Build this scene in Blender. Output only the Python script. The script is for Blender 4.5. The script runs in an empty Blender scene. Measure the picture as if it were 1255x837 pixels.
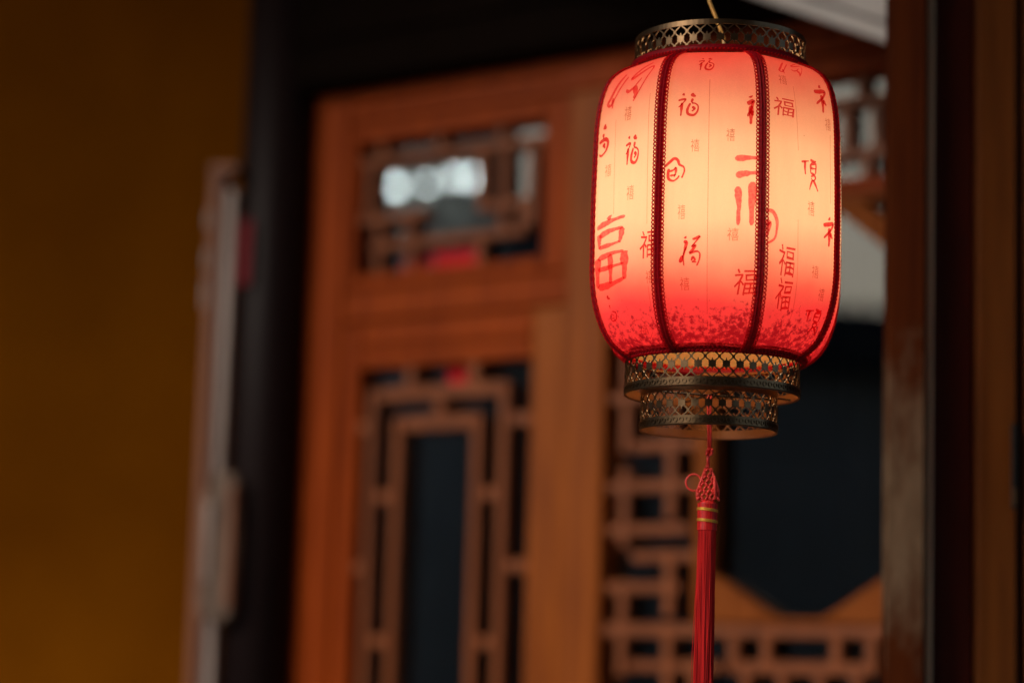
import bpy, bmesh, math, random
from mathutils import Vector, Matrix
random.seed(7)
R = math.radians
S = bpy.context.scene
COL = S.collection

# ---------------------------------------------------------------- camera, sky, sun, exposure
cd = bpy.data.cameras.new('camera'); cam = bpy.data.objects.new('camera', cd); COL.objects.link(cam)
cd.lens = 85; cd.sensor_width = 36; cd.clip_start = 0.05; cd.clip_end = 400
cam.matrix_world = (Matrix.Translation((0, 0, 1.5)) @ Matrix.Rotation(R(90 + 8.5), 4, 'X') @ Matrix.Rotation(0.030, 4, 'Z'))
cd.dof.use_dof = True; cd.dof.focus_distance = 2.82; cd.dof.aperture_fstop = 1.62; cd.dof.aperture_blades = 0
S.camera = cam
SUN_ELEV, SUN_AZ = 30, -122            # degrees; azimuth clockwise from +Y (the view direction)
w = bpy.data.worlds.new('World'); S.world = w; w.use_nodes = True
nt = w.node_tree
sky = nt.nodes.new('ShaderNodeTexSky'); sky.sky_type = 'NISHITA'; sky.sun_disc = False
sky.sun_elevation = R(SUN_ELEV); sky.sun_rotation = R(SUN_AZ); sky.dust_density = 2.5; sky.air_density = 1.0
bg = nt.nodes['Background']; bg.inputs['Strength'].default_value = 0.095
nt.links.new(sky.outputs['Color'], bg.inputs['Color'])
ld = bpy.data.lights.new('sun', 'SUN'); ld.energy = 0.8; ld.angle = R(18); ld.color = (1.0, 0.93, 0.84)
sun = bpy.data.objects.new('sun', ld); COL.objects.link(sun)
sd = Vector((math.sin(R(SUN_AZ)) * math.cos(R(SUN_ELEV)), math.cos(R(SUN_AZ)) * math.cos(R(SUN_ELEV)), math.sin(R(SUN_ELEV))))
sun.rotation_euler = sd.to_track_quat('Z', 'Y').to_euler()
S.view_settings.view_transform = 'Standard'; S.view_settings.look = 'None'
S.view_settings.exposure = 0.5; S.view_settings.gamma = 1; S.view_settings.use_curve_mapping = False
S.cycles.use_denoising = True
try: S.cycles.denoiser = 'OPENIMAGEDENOISE'
except Exception: pass
S.cycles.max_bounces = 12; S.cycles.transparent_max_bounces = 24; S.cycles.sample_clamp_indirect = 6

# ---------------------------------------------------------------- materials (all procedural)
def new_mat(name):
    m = bpy.data.materials.new(name); m.use_nodes = True
    t = m.node_tree
    return m, t, t.nodes['Principled BSDF'], t.nodes['Material Output']
def node(t, kind, **kw):
    n = t.nodes.new(kind)
    for k, v in kw.items():
        if k in n.inputs.keys(): n.inputs[k].default_value = v
        else: setattr(n, k, v)
    return n
def ramp(t, stops, fac):
    n = t.nodes.new('ShaderNodeValToRGB'); e = n.color_ramp.elements
    while len(e) < len(stops): e.new(0.5)
    for el, (p, c) in zip(e, stops): el.position = p; el.color = (*c, 1)
    t.links.new(fac, n.inputs['Fac']); return n
def coords(t, scale=(1, 1, 1), out='Object'):
    tc = t.nodes.new('ShaderNodeTexCoord'); mp = t.nodes.new('ShaderNodeMapping'); mp.inputs['Scale'].default_value = scale
    t.links.new(tc.outputs[out], mp.inputs['Vector']); return mp.outputs['Vector']
def bump(t, b, height, strength, dist=0.002):
    n = t.nodes.new('ShaderNodeBump'); n.inputs['Strength'].default_value = strength; n.inputs['Distance'].default_value = dist
    t.links.new(height, n.inputs['Height']); t.links.new(n.outputs['Normal'], b.inputs['Normal'])
def grained(name, dark, light, rough=0.4, coat=0.0, scale=(40, 40, 2.5), bmp=0.15, spec=0.5, detail=6):
    m, t, b, o = new_mat(name)
    n = node(t, 'ShaderNodeTexNoise', Scale=1.0, Detail=detail, Roughness=0.6); t.links.new(coords(t, scale), n.inputs['Vector'])
    r = ramp(t, [(0.3, dark), (0.7, light)], n.outputs['Fac']); t.links.new(r.outputs['Color'], b.inputs['Base Color'])
    n2 = node(t, 'ShaderNodeTexNoise', Scale=3.0, Detail=3.0)
    t.links.new(coords(t), n2.inputs['Vector'])
    mr = node(t, 'ShaderNodeMapRange'); mr.inputs['To Min'].default_value = rough - 0.1; mr.inputs['To Max'].default_value = rough + 0.12
    t.links.new(n2.outputs['Fac'], mr.inputs['Value']); t.links.new(mr.outputs['Result'], b.inputs['Roughness'])
    b.inputs['Coat Weight'].default_value = coat; b.inputs['Coat Roughness'].default_value = 0.22
    b.inputs['Specular IOR Level'].default_value = spec
    bump(t, b, n.outputs['Fac'], bmp)
    return m
M = {}
M['wood'] = grained('varnished_red_brown_wood', (0.17, 0.022, 0.002), (0.39, 0.062, 0.005), 0.46, 0.0, spec=0.08)
M['wood2'] = grained('varnished_orange_wood', (0.19, 0.038, 0.003), (0.40, 0.098, 0.008), 0.46, 0.0, spec=0.16)
M['lattice'] = grained('lattice_wood', (0.17, 0.042, 0.010), (0.30, 0.080, 0.021), 0.44, 0.0, spec=0.28)
M['opening_wood'] = grained('matt_lattice_wood', (0.19, 0.046, 0.009), (0.33, 0.090, 0.020), 0.6, 0.0, spec=0.04)
M['beam'] = grained('black_painted_wood', (0.004, 0.0018, 0.001), (0.008, 0.0036, 0.002), 0.75, 0.0, spec=0.03)
M['lacquer'] = grained('black_lacquer', (0.011, 0.006, 0.006), (0.017, 0.009, 0.009), 0.45, 0.0, bmp=0.05, spec=0.10)
M['board'] = grained('aged_brown_board', (0.18, 0.055, 0.020), (0.32, 0.105, 0.038), 0.5)
M['pale_edge'] = grained('pale_worn_paint', (0.26, 0.17, 0.13), (0.66, 0.53, 0.47), 0.5)
M['grey_wood'] = grained('weathered_grey_brown_wood', (0.10, 0.060, 0.040), (0.28, 0.185, 0.13), 0.7, scale=(22, 22, 6))
M['door_red'] = grained('dark_red_wood', (0.045, 0.006, 0.002), (0.085, 0.012, 0.004), 0.6, spec=0.15)
M['door_brown'] = grained('dark_brown_wood', (0.12, 0.032, 0.004), (0.20, 0.058, 0.008), 0.6, spec=0.15)
M['pale_strip'] = grained('pale_weather_strip', (0.22, 0.17, 0.11), (0.32, 0.25, 0.17), 0.6)
M['plaster'] = grained('whitewashed_plaster', (0.66, 0.62, 0.60), (0.80, 0.76, 0.73), 0.8, scale=(3, 3, 3))
M['eave_paint'] = grained('dull_whitewash', (0.64, 0.60, 0.585), (0.78, 0.75, 0.735), 0.8, scale=(5, 5, 5), spec=0.1)
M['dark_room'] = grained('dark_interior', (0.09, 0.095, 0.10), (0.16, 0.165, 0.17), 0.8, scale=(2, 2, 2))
M['roof_wood'] = grained('dark_roof_timber', (0.012, 0.006, 0.004), (0.022, 0.011, 0.007), 0.8, spec=0.15)
M['far_wall'] = grained('dark_grey_brick', (0.13, 0.14, 0.16), (0.20, 0.215, 0.235), 0.8, scale=(4, 4, 9))
M['far_plaster'] = grained('grey_plaster', (0.56, 0.51, 0.44), (0.74, 0.68, 0.60), 0.85, scale=(2, 2, 2))
M['far_tile'] = grained('grey_roof_tiles', (0.03, 0.032, 0.036), (0.06, 0.062, 0.07), 0.7, scale=(8, 8, 3))
M['stone'] = grained('courtyard_stone', (0.19, 0.175, 0.155), (0.29, 0.27, 0.24), 0.8, scale=(1.2, 1.2, 1.2))

def yellow_plaster():
    m, t, b, o = new_mat('ochre_plaster')
    n = node(t, 'ShaderNodeTexNoise', Scale=1.6, Detail=9.0, Roughness=0.62); t.links.new(coords(t, (1, 1, 0.7)), n.inputs['Vector'])
    r = ramp(t, [(0.34, (0.36, 0.098, 0.0010)), (0.66, (0.52, 0.150, 0.0022))], n.outputs['Fac']); t.links.new(r.outputs['Color'], b.inputs['Base Color'])
    b.inputs['Roughness'].default_value = 0.9; b.inputs['Specular IOR Level'].default_value = 0.05
    n2 = node(t, 'ShaderNodeTexNoise', Scale=60.0, Detail=6.0); t.links.new(coords(t), n2.inputs['Vector']); bump(t, b, n2.outputs['Fac'], 0.3)
    return m
M['ochre'] = yellow_plaster()

def worn_post():
    m, t, b, o = new_mat('brown_paint_worn_off_below')
    n = node(t, 'ShaderNodeTexNoise', Scale=1.0, Detail=7.0, Roughness=0.65); t.links.new(coords(t, (38, 38, 13)), n.inputs['Vector'])
    g = node(t, 'ShaderNodeTexNoise', Scale=1.0, Detail=4.0); t.links.new(coords(t, (60, 60, 3)), g.inputs['Vector'])
    paint = ramp(t, [(0.3, (0.048, 0.009, 0.002)), (0.7, (0.085, 0.018, 0.003))], g.outputs['Fac'])
    bare = ramp(t, [(0.3, (0.10, 0.058, 0.032)), (0.7, (0.19, 0.125, 0.076))], n.outputs['Fac'])
    tc = t.nodes.new('ShaderNodeTexCoord'); sx = t.nodes.new('ShaderNodeSeparateXYZ'); t.links.new(tc.outputs['Object'], sx.inputs[0])
    mr = node(t, 'ShaderNodeMapRange'); mr.inputs['From Min'].default_value = 2.12; mr.inputs['From Max'].default_value = 1.76
    t.links.new(sx.outputs['Z'], mr.inputs['Value'])
    mr3 = node(t, 'ShaderNodeMapRange'); mr3.inputs['From Min'].default_value = 1.52; mr3.inputs['From Max'].default_value = 1.78
    t.links.new(sx.outputs['Z'], mr3.inputs['Value'])
    mul = node(t, 'ShaderNodeMath', operation='MULTIPLY'); t.links.new(mr.outputs['Result'], mul.inputs[0]); t.links.new(mr3.outputs['Result'], mul.inputs[1])
    add = node(t, 'ShaderNodeMath', operation='ADD'); t.links.new(mul.outputs[0], add.inputs[0]); t.links.new(n.outputs['Fac'], add.inputs[1])
    mr2 = node(t, 'ShaderNodeMapRange'); mr2.inputs['From Min'].default_value = 0.72; mr2.inputs['From Max'].default_value = 1.30
    t.links.new(add.outputs[0], mr2.inputs['Value'])
    mx = node(t, 'ShaderNodeMix', data_type='RGBA'); t.links.new(mr2.outputs['Result'], mx.inputs['Factor'])
    t.links.new(paint.outputs['Color'], mx.inputs[6]); t.links.new(bare.outputs['Color'], mx.inputs[7])
    t.links.new(mx.outputs[2], b.inputs['Base Color']); b.inputs['Roughness'].default_value = 0.7; b.inputs['Specular IOR Level'].default_value = 0.05
    bump(t, b, n.outputs['Fac'], 0.2)
    return m
M['worn_post'] = worn_post()

def pane_mat():
    m, t, b, o = new_mat('window_glass'); t.nodes.remove(b)
    fr = node(t, 'ShaderNodeFresnel', IOR=1.52)
    tr = node(t, 'ShaderNodeBsdfTransparent', Color=(0.80, 0.84, 0.84, 1)); gl = node(t, 'ShaderNodeBsdfGlossy', Roughness=0.015)
    mx = t.nodes.new('ShaderNodeMixShader'); t.links.new(fr.outputs[0], mx.inputs[0]); t.links.new(tr.outputs[0], mx.inputs[1]); t.links.new(gl.outputs[0], mx.inputs[2])
    t.links.new(mx.outputs[0], o.inputs['Surface']); return m
M['glass'] = pane_mat()

def plain(name, col, rough=0.5, metal=0.0, sheen=0.0, emit=None, strength=0.0):
    m, t, b, o = new_mat(name)
    n = node(t, 'ShaderNodeTexNoise', Scale=90.0, Detail=4.0); t.links.new(coords(t), n.inputs['Vector'])
    r = ramp(t, [(0.3, tuple(c * 0.75 for c in col)), (0.7, tuple(min(c * 1.15, 1) for c in col))], n.outputs['Fac'])
    t.links.new(r.outputs['Color'], b.inputs['Base Color'])
    b.inputs['Roughness'].default_value = rough; b.inputs['Metallic'].default_value = metal; b.inputs['Sheen Weight'].default_value = sheen
    if emit: b.inputs['Emission Color'].default_value = (*emit, 1); b.inputs['Emission Strength'].default_value = strength
    return m
M['bronze'] = plain('dark_antique_bronze', (0.135, 0.082, 0.043), 0.30, 0.9)
def two_sided_bronze(m):
    # the bands are blackened outside and bare warm brass inside
    t = m.node_tree; b = t.nodes['Principled BSDF']
    old = b.inputs['Base Color'].links[0].from_socket
    tc = t.nodes.new('ShaderNodeTexCoord'); fl = node(t, 'ShaderNodeVectorMath', operation='MULTIPLY'); fl.inputs[1].default_value = (1, 1, 0)
    t.links.new(tc.outputs['Object'], fl.inputs[0])
    dt = node(t, 'ShaderNodeVectorMath', operation='DOT_PRODUCT'); t.links.new(fl.outputs[0], dt.inputs[0]); t.links.new(tc.outputs['Normal'], dt.inputs[1])
    lt_ = node(t, 'ShaderNodeMath', operation='LESS_THAN'); lt_.inputs[1].default_value = -0.04; t.links.new(dt.outputs['Value'], lt_.inputs[0])
    mx = node(t, 'ShaderNodeMix', data_type='RGBA'); t.links.new(lt_.outputs[0], mx.inputs['Factor']); t.links.new(old, mx.inputs[6]); mx.inputs[7].default_value = (0.34, 0.13, 0.034, 1)
    t.links.new(mx.outputs[2], b.inputs['Base Color'])
    mm = node(t, 'ShaderNodeMapRange'); mm.inputs['To Min'].default_value = 0.9; mm.inputs['To Max'].default_value = 0.25; t.links.new(lt_.outputs[0], mm.inputs['Value']); t.links.new(mm.outputs['Result'], b.inputs['Metallic'])
two_sided_bronze(M['bronze'])
M['brass'] = plain('warm_brass_inside', (0.34, 0.13, 0.045), 0.5, 0.3)
def thread(name, col, through):
    m, t, b, o = new_mat(name)
    n = node(t, 'ShaderNodeTexNoise', Scale=500.0, Detail=3.0); t.links.new(coords(t), n.inputs['Vector'])
    r = ramp(t, [(0.3, tuple(c * 0.7 for c in col)), (0.7, tuple(min(c * 1.2, 1) for c in col))], n.outputs['Fac'])
    t.links.new(r.outputs['Color'], b.inputs['Base Color']); b.inputs['Roughness'].default_value = 0.5; b.inputs['Specular IOR Level'].default_value = 0.15
    tl = t.nodes.new('ShaderNodeBsdfTranslucent'); t.links.new(r.outputs['Color'], tl.inputs['Color'])
    ms = t.nodes.new('ShaderNodeMixShader'); ms.inputs[0].default_value = through
    t.links.new(b.outputs[0], ms.inputs[1]); t.links.new(tl.outputs[0], ms.inputs[2]); t.links.new(ms.outputs[0], o.inputs['Surface']); return m
M['trim'] = thread('crimson_braid', (0.72, 0.008, 0.018), 0.7)
M['trim_core'] = thread('dark_crimson_braid_core', (0.26, 0.002, 0.008), 0.3)
M['red_cord'] = plain('red_silk_cord', (0.78, 0.040, 0.030), 0.5, 0, 0.1)
M['red_silk'] = grained('red_silk_thread', (0.30, 0.003, 0.004), (0.90, 0.022, 0.020), 0.42, 0.0, scale=(700, 700, 6), bmp=0.0, spec=0.5, detail=2)  # streaked colour stands in for strand glints and the dark gaps between them
M['gold'] = plain('gold_thread', (0.75, 0.42, 0.05), 0.35, 0.4)
M['wire'] = plain('yellow_wire_sleeve', (0.75, 0.42, 0.10), 0.4)
M['deep_red_paper'] = plain('faded_deep_red_paper', (0.16, 0.002, 0.008), 0.8)
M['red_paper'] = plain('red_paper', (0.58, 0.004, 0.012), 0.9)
M['iron'] = plain('dull_steel', (0.50, 0.48, 0.45), 0.35, 0.8)
M['black_iron'] = plain('black_iron', (0.02, 0.018, 0.016), 0.5, 0.6)
M['bulb'] = plain('glowing_bulb', (1, 0.9, 0.7), 0.3, 0, 0, (1.0, 0.77, 0.515), 13.0)
M['lamp_globe'] = plain('lit_white_globe', (0.9, 0.9, 0.9), 0.3, 0, 0, (0.93, 1.0, 0.98), 27.0)
M['ceramic'] = plain('white_ceramic', (0.75, 0.72, 0.66), 0.3)

def fabric_mat():
    """cream cloth dyed red towards both ends, a mottled ink landscape printed along the hem"""
    m, t, b, o = new_mat('dip_dyed_lantern_cloth'); t.nodes.remove(b)
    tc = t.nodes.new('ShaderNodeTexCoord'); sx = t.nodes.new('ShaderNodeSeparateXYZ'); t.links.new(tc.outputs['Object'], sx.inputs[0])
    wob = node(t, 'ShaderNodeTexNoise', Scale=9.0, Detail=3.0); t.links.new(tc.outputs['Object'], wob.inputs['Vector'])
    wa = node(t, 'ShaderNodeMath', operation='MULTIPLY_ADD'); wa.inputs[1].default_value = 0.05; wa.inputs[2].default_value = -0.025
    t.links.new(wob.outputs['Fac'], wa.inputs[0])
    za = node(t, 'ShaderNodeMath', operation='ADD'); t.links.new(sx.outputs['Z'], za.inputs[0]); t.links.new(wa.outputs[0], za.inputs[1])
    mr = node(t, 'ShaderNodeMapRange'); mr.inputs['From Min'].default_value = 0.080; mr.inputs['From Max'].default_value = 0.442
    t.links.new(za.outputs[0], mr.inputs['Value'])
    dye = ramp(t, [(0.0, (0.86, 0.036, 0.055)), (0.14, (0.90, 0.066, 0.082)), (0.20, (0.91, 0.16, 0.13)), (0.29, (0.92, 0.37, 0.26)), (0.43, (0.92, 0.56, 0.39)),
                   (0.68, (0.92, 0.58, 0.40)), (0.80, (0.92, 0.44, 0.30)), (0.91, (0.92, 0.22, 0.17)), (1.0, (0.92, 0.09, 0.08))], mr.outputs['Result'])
    # ink landscape
    n1 = node(t, 'ShaderNodeTexNoise', Scale=150.0, Detail=8.0, Roughness=0.70); t.links.new(tc.outputs['Object'], n1.inputs['Vector'])
    n2 = node(t, 'ShaderNodeTexNoise', Scale=24.0, Detail=5.0); t.links.new(tc.outputs['Object'], n2.inputs['Vector'])
    h = node(t, 'ShaderNodeMapRange'); h.inputs['From Min'].default_value = 0.160; h.inputs['From Max'].default_value = 0.096
    h.inputs['To Min'].default_value = -0.22; h.inputs['To Max'].default_value = 0.12
    t.links.new(sx.outputs['Z'], h.inputs['Value'])
    a1 = node(t, 'ShaderNodeMath', operation='ADD'); t.links.new(n1.outputs['Fac'], a1.inputs[0]); t.links.new(h.outputs['Result'], a1.inputs[1])
    a2 = node(t, 'ShaderNodeMath', operation='MULTIPLY_ADD'); a2.inputs[1].default_value = 0.35; t.links.new(n2.outputs['Fac'], a2.inputs[0]); t.links.new(a1.outputs[0], a2.inputs[2])
    msk = node(t, 'ShaderNodeMapRange'); msk.inputs['From Min'].default_value = 0.69; msk.inputs['From Max'].default_value = 0.80; msk.inputs['To Max'].default_value = 0.85
    t.links.new(a2.outputs[0], msk.inputs['Value'])
    mx = node(t, 'ShaderNodeMix', data_type='RGBA'); t.links.new(msk.outputs['Result'], mx.inputs['Factor'])
    t.links.new(dye.outputs['Color'], mx.inputs[6]); mx.inputs[7].default_value = (0.30, 0.003, 0.014, 1)
    # weave
    wv = node(t, 'ShaderNodeTexNoise', Scale=700.0, Detail=2.0); t.links.new(tc.outputs['Object'], wv.inputs['Vector'])
    wr = node(t, 'ShaderNodeMapRange'); wr.inputs['To Min'].default_value = 0.84; wr.inputs['To Max'].default_value = 1.12
    cr = node(t, 'ShaderNodeTexNoise', Scale=1.0, Detail=4.0, Roughness=0.6); mpz = t.nodes.new('ShaderNodeMapping'); mpz.inputs['Scale'].default_value = (60, 60, 9)
    t.links.new(tc.outputs['Object'], mpz.inputs['Vector']); t.links.new(mpz.outputs['Vector'], cr.inputs['Vector'])      # soft unevenness of the stretched cloth
    wm = node(t, 'ShaderNodeMix', data_type='FLOAT'); wm.inputs['Factor'].default_value = 0.5; t.links.new(wv.outputs['Fac'], wm.inputs[2]); t.links.new(cr.outputs['Fac'], wm.inputs[3])
    t.links.new(wm.outputs[0], wr.inputs['Value'])
    sc = node(t, 'ShaderNodeVectorMath', operation='SCALE'); t.links.new(mx.outputs[2], sc.inputs[0]); t.links.new(wr.outputs['Result'], sc.inputs['Scale'])
    tl = t.nodes.new('ShaderNodeBsdfTranslucent'); df = t.nodes.new('ShaderNodeBsdfDiffuse')
    t.links.new(sc.outputs[0], tl.inputs['Color']); 
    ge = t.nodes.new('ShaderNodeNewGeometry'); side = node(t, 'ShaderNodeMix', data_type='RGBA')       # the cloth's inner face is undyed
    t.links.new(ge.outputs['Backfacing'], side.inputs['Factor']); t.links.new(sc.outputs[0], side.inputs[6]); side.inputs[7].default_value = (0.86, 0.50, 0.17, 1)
    t.links.new(side.outputs[2], df.inputs['Color'])
    ms = t.nodes.new('ShaderNodeMixShader'); ms.inputs[0].default_value = 0.35
    t.links.new(tl.outputs[0], ms.inputs[1]); t.links.new(df.outputs[0], ms.inputs[2]); t.links.new(ms.outputs[0], o.inputs['Surface'])
    return m
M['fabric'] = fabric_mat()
def ink_mat(name, tint, patchy=0.0):
    m, t, b, o = new_mat(name); t.nodes.remove(b)
    tr = t.nodes.new('ShaderNodeBsdfTransparent')
    n = node(t, 'ShaderNodeTexNoise', Scale=260.0, Detail=5.0); t.links.new(coords(t), n.inputs['Vector'])
    r = ramp(t, [(0.35, tint), (0.75, tuple(c + (1 - c) * patchy for c in tint))], n.outputs['Fac'])
    t.links.new(r.outputs['Color'], tr.inputs['Color']); t.links.new(tr.outputs[0], o.inputs['Surface']); return m
M['ink'] = ink_mat('red_ink', (0.72, 0.08, 0.12), 0.12)
M['ink_big'] = ink_mat('red_ink_dry_brush', (0.88, 0.20, 0.28), 0.25)
M['ink_fine'] = ink_mat('fine_brown_ink', (0.70, 0.40, 0.36), 0.2)

# ---------------------------------------------------------------- mesh helpers
class MB:
    def __init__(s): s.v = []; s.f = []
    def box(s, x0, x1, y0, y1, z0, z1):
        i = len(s.v)
        s.v += [(x, y, z) for z in (z0, z1) for x, y in ((x0, y0), (x1, y0), (x1, y1), (x0, y1))]
        s.f += [(i, i+3, i+2, i+1), (i+4, i+5, i+6, i+7)] + [(i+k, i+(k+1) % 4, i+4+(k+1) % 4, i+4+k) for k in range(4)]
        return s
    def prism(s, poly, y0, y1):
        """poly in (x, z), extruded along y"""
        i = len(s.v); n = len(poly)
        s.v += [(x, y0, z) for x, z in poly] + [(x, y1, z) for x, z in poly]
        s.f += [tuple(range(i, i + n)), tuple(range(i + 2*n - 1, i + n - 1, -1))] + [(i+k, i+n+k, i+n+(k+1) % n, i+(k+1) % n) for k in range(n)]
        return s
    def tube(s, path, rad, n=8, closed=False, caps=True):
        pts = [Vector(p) for p in path]; m = len(pts); i0 = len(s.v)
        ref = None
        for k, p in enumerate(pts):
            a = pts[k-1] if (k or closed) else p; b = pts[(k+1) % m] if (k < m-1 or closed) else p
            t = (b - a).normalized()
            if ref is None:
                ref = t.orthogonal().normalized()
            else:
                ref = (ref - t * ref.dot(t)).normalized()
            bi = t.cross(ref)
            r = rad[k] if isinstance(rad, (list, tuple)) else rad
            for j in range(n):
                an = 2 * math.pi * j / n
                s.v.append(tuple(p + (ref * math.cos(an) + bi * math.sin(an)) * r))
        for k in range(m if closed else m - 1):
            for j in range(n):
                a = i0 + k*n + j; b = i0 + k*n + (j+1) % n; c = i0 + ((k+1) % m)*n + (j+1) % n; d = i0 + ((k+1) % m)*n + j
                s.f.append((a, b, c, d))
        if caps and not closed:
            s.f.append(tuple(i0 + j for j in range(n))[::-1]); s.f.append(tuple(i0 + (m-1)*n + j for j in range(n)))
        return s
    def lathe(s, prof, n=48, closed=False, a0=0.0):
        i = len(s.v); m = len(prof)
        for k in range(n):
            an = a0 + 2 * math.pi * k / n
            s.v += [(r * math.sin(an), -r * math.cos(an), z) for r, z in prof]
        for k in range(n):
            k2 = (k + 1) % n
            for j in range(m if closed else m - 1):
                j2 = (j + 1) % m
                s.f.append((i + k*m + j, i + k2*m + j, i + k2*m + j2, i + k*m + j2))
        return s
    def ball(s, c, rx, ry, rz, rot=None, seg=6, rings=4):
        i = len(s.v); c = Vector(c)
        def put(p):
            p = Vector((p[0]*rx, p[1]*ry, p[2]*rz))
            if rot is not None: p = rot @ p
            s.v.append(tuple(c + p))
        put((0, 0, 1))
        for a in range(1, rings):
            th = math.pi * a / rings
            for b in range(seg):
                ph = 2 * math.pi * b / seg
                put((math.sin(th)*math.cos(ph), math.sin(th)*math.sin(ph), math.cos(th)))
        put((0, 0, -1)); last = len(s.v) - 1
        for b in range(seg):
            b2 = (b + 1) % seg
            s.f.append((i, i+1+b, i+1+b2))
            for a in range(rings - 2):
                s.f.append((i+1+a*seg+b, i+1+(a+1)*seg+b, i+1+(a+1)*seg+b2, i+1+a*seg+b2))
            s.f.append((last, i+1+(rings-2)*seg+b2, i+1+(rings-2)*seg+b))
        return s
    def mesh(s, name, smooth=False, bevel=0.0):
        me = bpy.data.meshes.new(name); me.from_pydata([tuple(v) for v in s.v], [], s.f); me.update()
        bm = bmesh.new(); bm.from_mesh(me)
        if bevel: bmesh.ops.bevel(bm, geom=bm.edges[:], offset=bevel, segments=1, profile=0.5, affect='EDGES')
        bmesh.ops.recalc_face_normals(bm, faces=bm.faces[:])
        bm.to_mesh(me); bm.free()
        if smooth:
            for p in me.polygons: p.use_smooth = True
        return me
    def build(s, name, mat, parent=None, smooth=False, bevel=0.0):
        me = s.mesh(name, smooth, bevel); me.materials.append(mat)
        o = bpy.data.objects.new(name, me); COL.objects.link(o)
        if parent is not None: o.parent = parent
        return o
def tag(o, label=None, cat=None, group=None, kind=None):
    if label: o['label'] = label
    if cat: o['category'] = cat
    if group: o['group'] = group
    if kind: o['kind'] = kind
    return o
def thing(name, label, cat, loc=(0, 0, 0), rz=0.0, group=None):
    o = bpy.data.objects.new(name, None); COL.objects.link(o); o.empty_display_size = 0.1
    o.location = loc; o.rotation_euler = (0, 0, rz)
    return tag(o, label, cat, group)
def bx(name, mat, parent, x0, x1, y0, y1, z0, z1, bevel=0.003):
    return MB().box(x0, x1, y0, y1, z0, z1).build(name, mat, parent, False, bevel)

# ---------------------------------------------------------------- lantern shell surface
LANTERN_PROFILE = [(2.2686, 0.1038), (2.2634, 0.1155), (2.2573, 0.1270), (2.2481, 0.1374), (2.2358, 0.1445), (2.2041, 0.1520), (2.1452, 0.1549), (2.0454, 0.1558), (1.9874, 0.1536), (1.9535, 0.1450), (1.9297, 0.1325), (1.9178, 0.1195), (1.9099, 0.1058)]
LANTERN_BASE = 1.8279                      # height of the lowest rim above the ground
RIB_ANGLES = [math.radians(-71 + 45 * k) for k in range(9)]
def _dense_profile():
    P = [(r, z - LANTERN_BASE) for z, r in LANTERN_PROFILE]
    out = []
    for i in range(len(P) - 1):
        p0 = P[max(i - 1, 0)]; p1 = P[i]; p2 = P[i + 1]; p3 = P[min(i + 2, len(P) - 1)]
        d1 = math.dist(p0, p1) or 1e-6; d2 = math.dist(p1, p2); d3 = math.dist(p2, p3) or 1e-6
        for j in range(8):
            t = j / 8
            q = []
            for a in (0, 1):
                m1 = ((p2[a] - p1[a]) / d2 + ((p1[a] - p0[a]) / d1 if i else (p2[a] - p1[a]) / d2)) / 2 * d2
                m2 = ((p2[a] - p1[a]) / d2 + ((p3[a] - p2[a]) / d3 if i < len(P) - 2 else (p2[a] - p1[a]) / d2)) / 2 * d2
                q.append((2*t**3-3*t*t+1)*p1[a] + (t**3-2*t*t+t)*m1 + (-2*t**3+3*t*t)*p2[a] + (t**3-t*t)*m2)
            out.append(tuple(q))
    out.append(P[-1])
    s = [0.0]
    for a, b in zip(out, out[1:]): s.append(s[-1] + math.dist(a, b))
    return out, s
DENSE, ARC = _dense_profile()
LENGTH = ARC[-1]
def profile_at(s):
    s = min(max(s, 0.0), LENGTH)
    lo, hi = 0, len(ARC) - 1
    while hi - lo > 1:
        m = (lo + hi) // 2
        if ARC[m] <= s: lo = m
        else: hi = m
    t = (s - ARC[lo]) / (ARC[hi] - ARC[lo])
    return tuple(DENSE[lo][a] * (1 - t) + DENSE[hi][a] * t for a in (0, 1))
def shell(k, f, s, lift=0.0):
    """point on fabric panel k: f 0..1 from rib to rib, s metres down from the top seam"""
    r, z = profile_at(s)
    r2, z2 = profile_at(s + 0.002); r1, z1 = profile_at(s - 0.002)
    n = math.hypot(r2 - r1, z2 - z1) or 1.0
    nr, nz = -(z2 - z1) / n, (r2 - r1) / n          # outward normal in the profile plane
    r += nr * lift; z += nz * lift
    a0, a1 = RIB_ANGLES[k], RIB_ANGLES[k] + math.radians(45)
    ang = a0 + (a1 - a0) * f
    flat = r * math.cos(math.radians(22.5)) / math.cos(ang - (a0 + a1) / 2)
    rr = flat * 0.62 + r * 0.38
    return (rr * math.sin(ang), -rr * math.cos(ang), z)

# ---------------------------------------------------------------- the setting
YAW = R(-36)                                # the door wall runs obliquely, its far end to the left
def wpt(u, y=0.0, z=0.0):
    """metres along the door wall, into it, and up -> world"""
    return (-0.144 + u * math.cos(YAW) - y * math.sin(YAW), 5.2 + u * math.sin(YAW) + y * math.cos(YAW), z)
def wthing(name, label, cat, u0, y0=0.0, z0=0.0, group=None):
    return thing(name, label, cat, wpt(u0, y0, z0), YAW, group)

tag(MB().box(-60, 60, -60, 60, -0.3, 0).build('ground', M['stone']), kind='structure')
# added roof, out of view: blocks the high sky, leaving low light from the left
roof = MB().box(-2.1, 5.0, -4.0, 6.70, 4.32, 4.40).build('veranda_roof', M['roof_wood']); tag(roof, kind='structure')
for k in range(9):
    bx('rafter', M['roof_wood'], roof, -2.1, 5.0, -3.6 + k * 1.2, -3.5 + k * 1.2, 4.20, 4.317, 0.004)
bx('tie_beam', M['roof_wood'], roof, -1.9, 5.0, 2.81, 2.94, 3.80, 4.197, 0.006)

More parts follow.
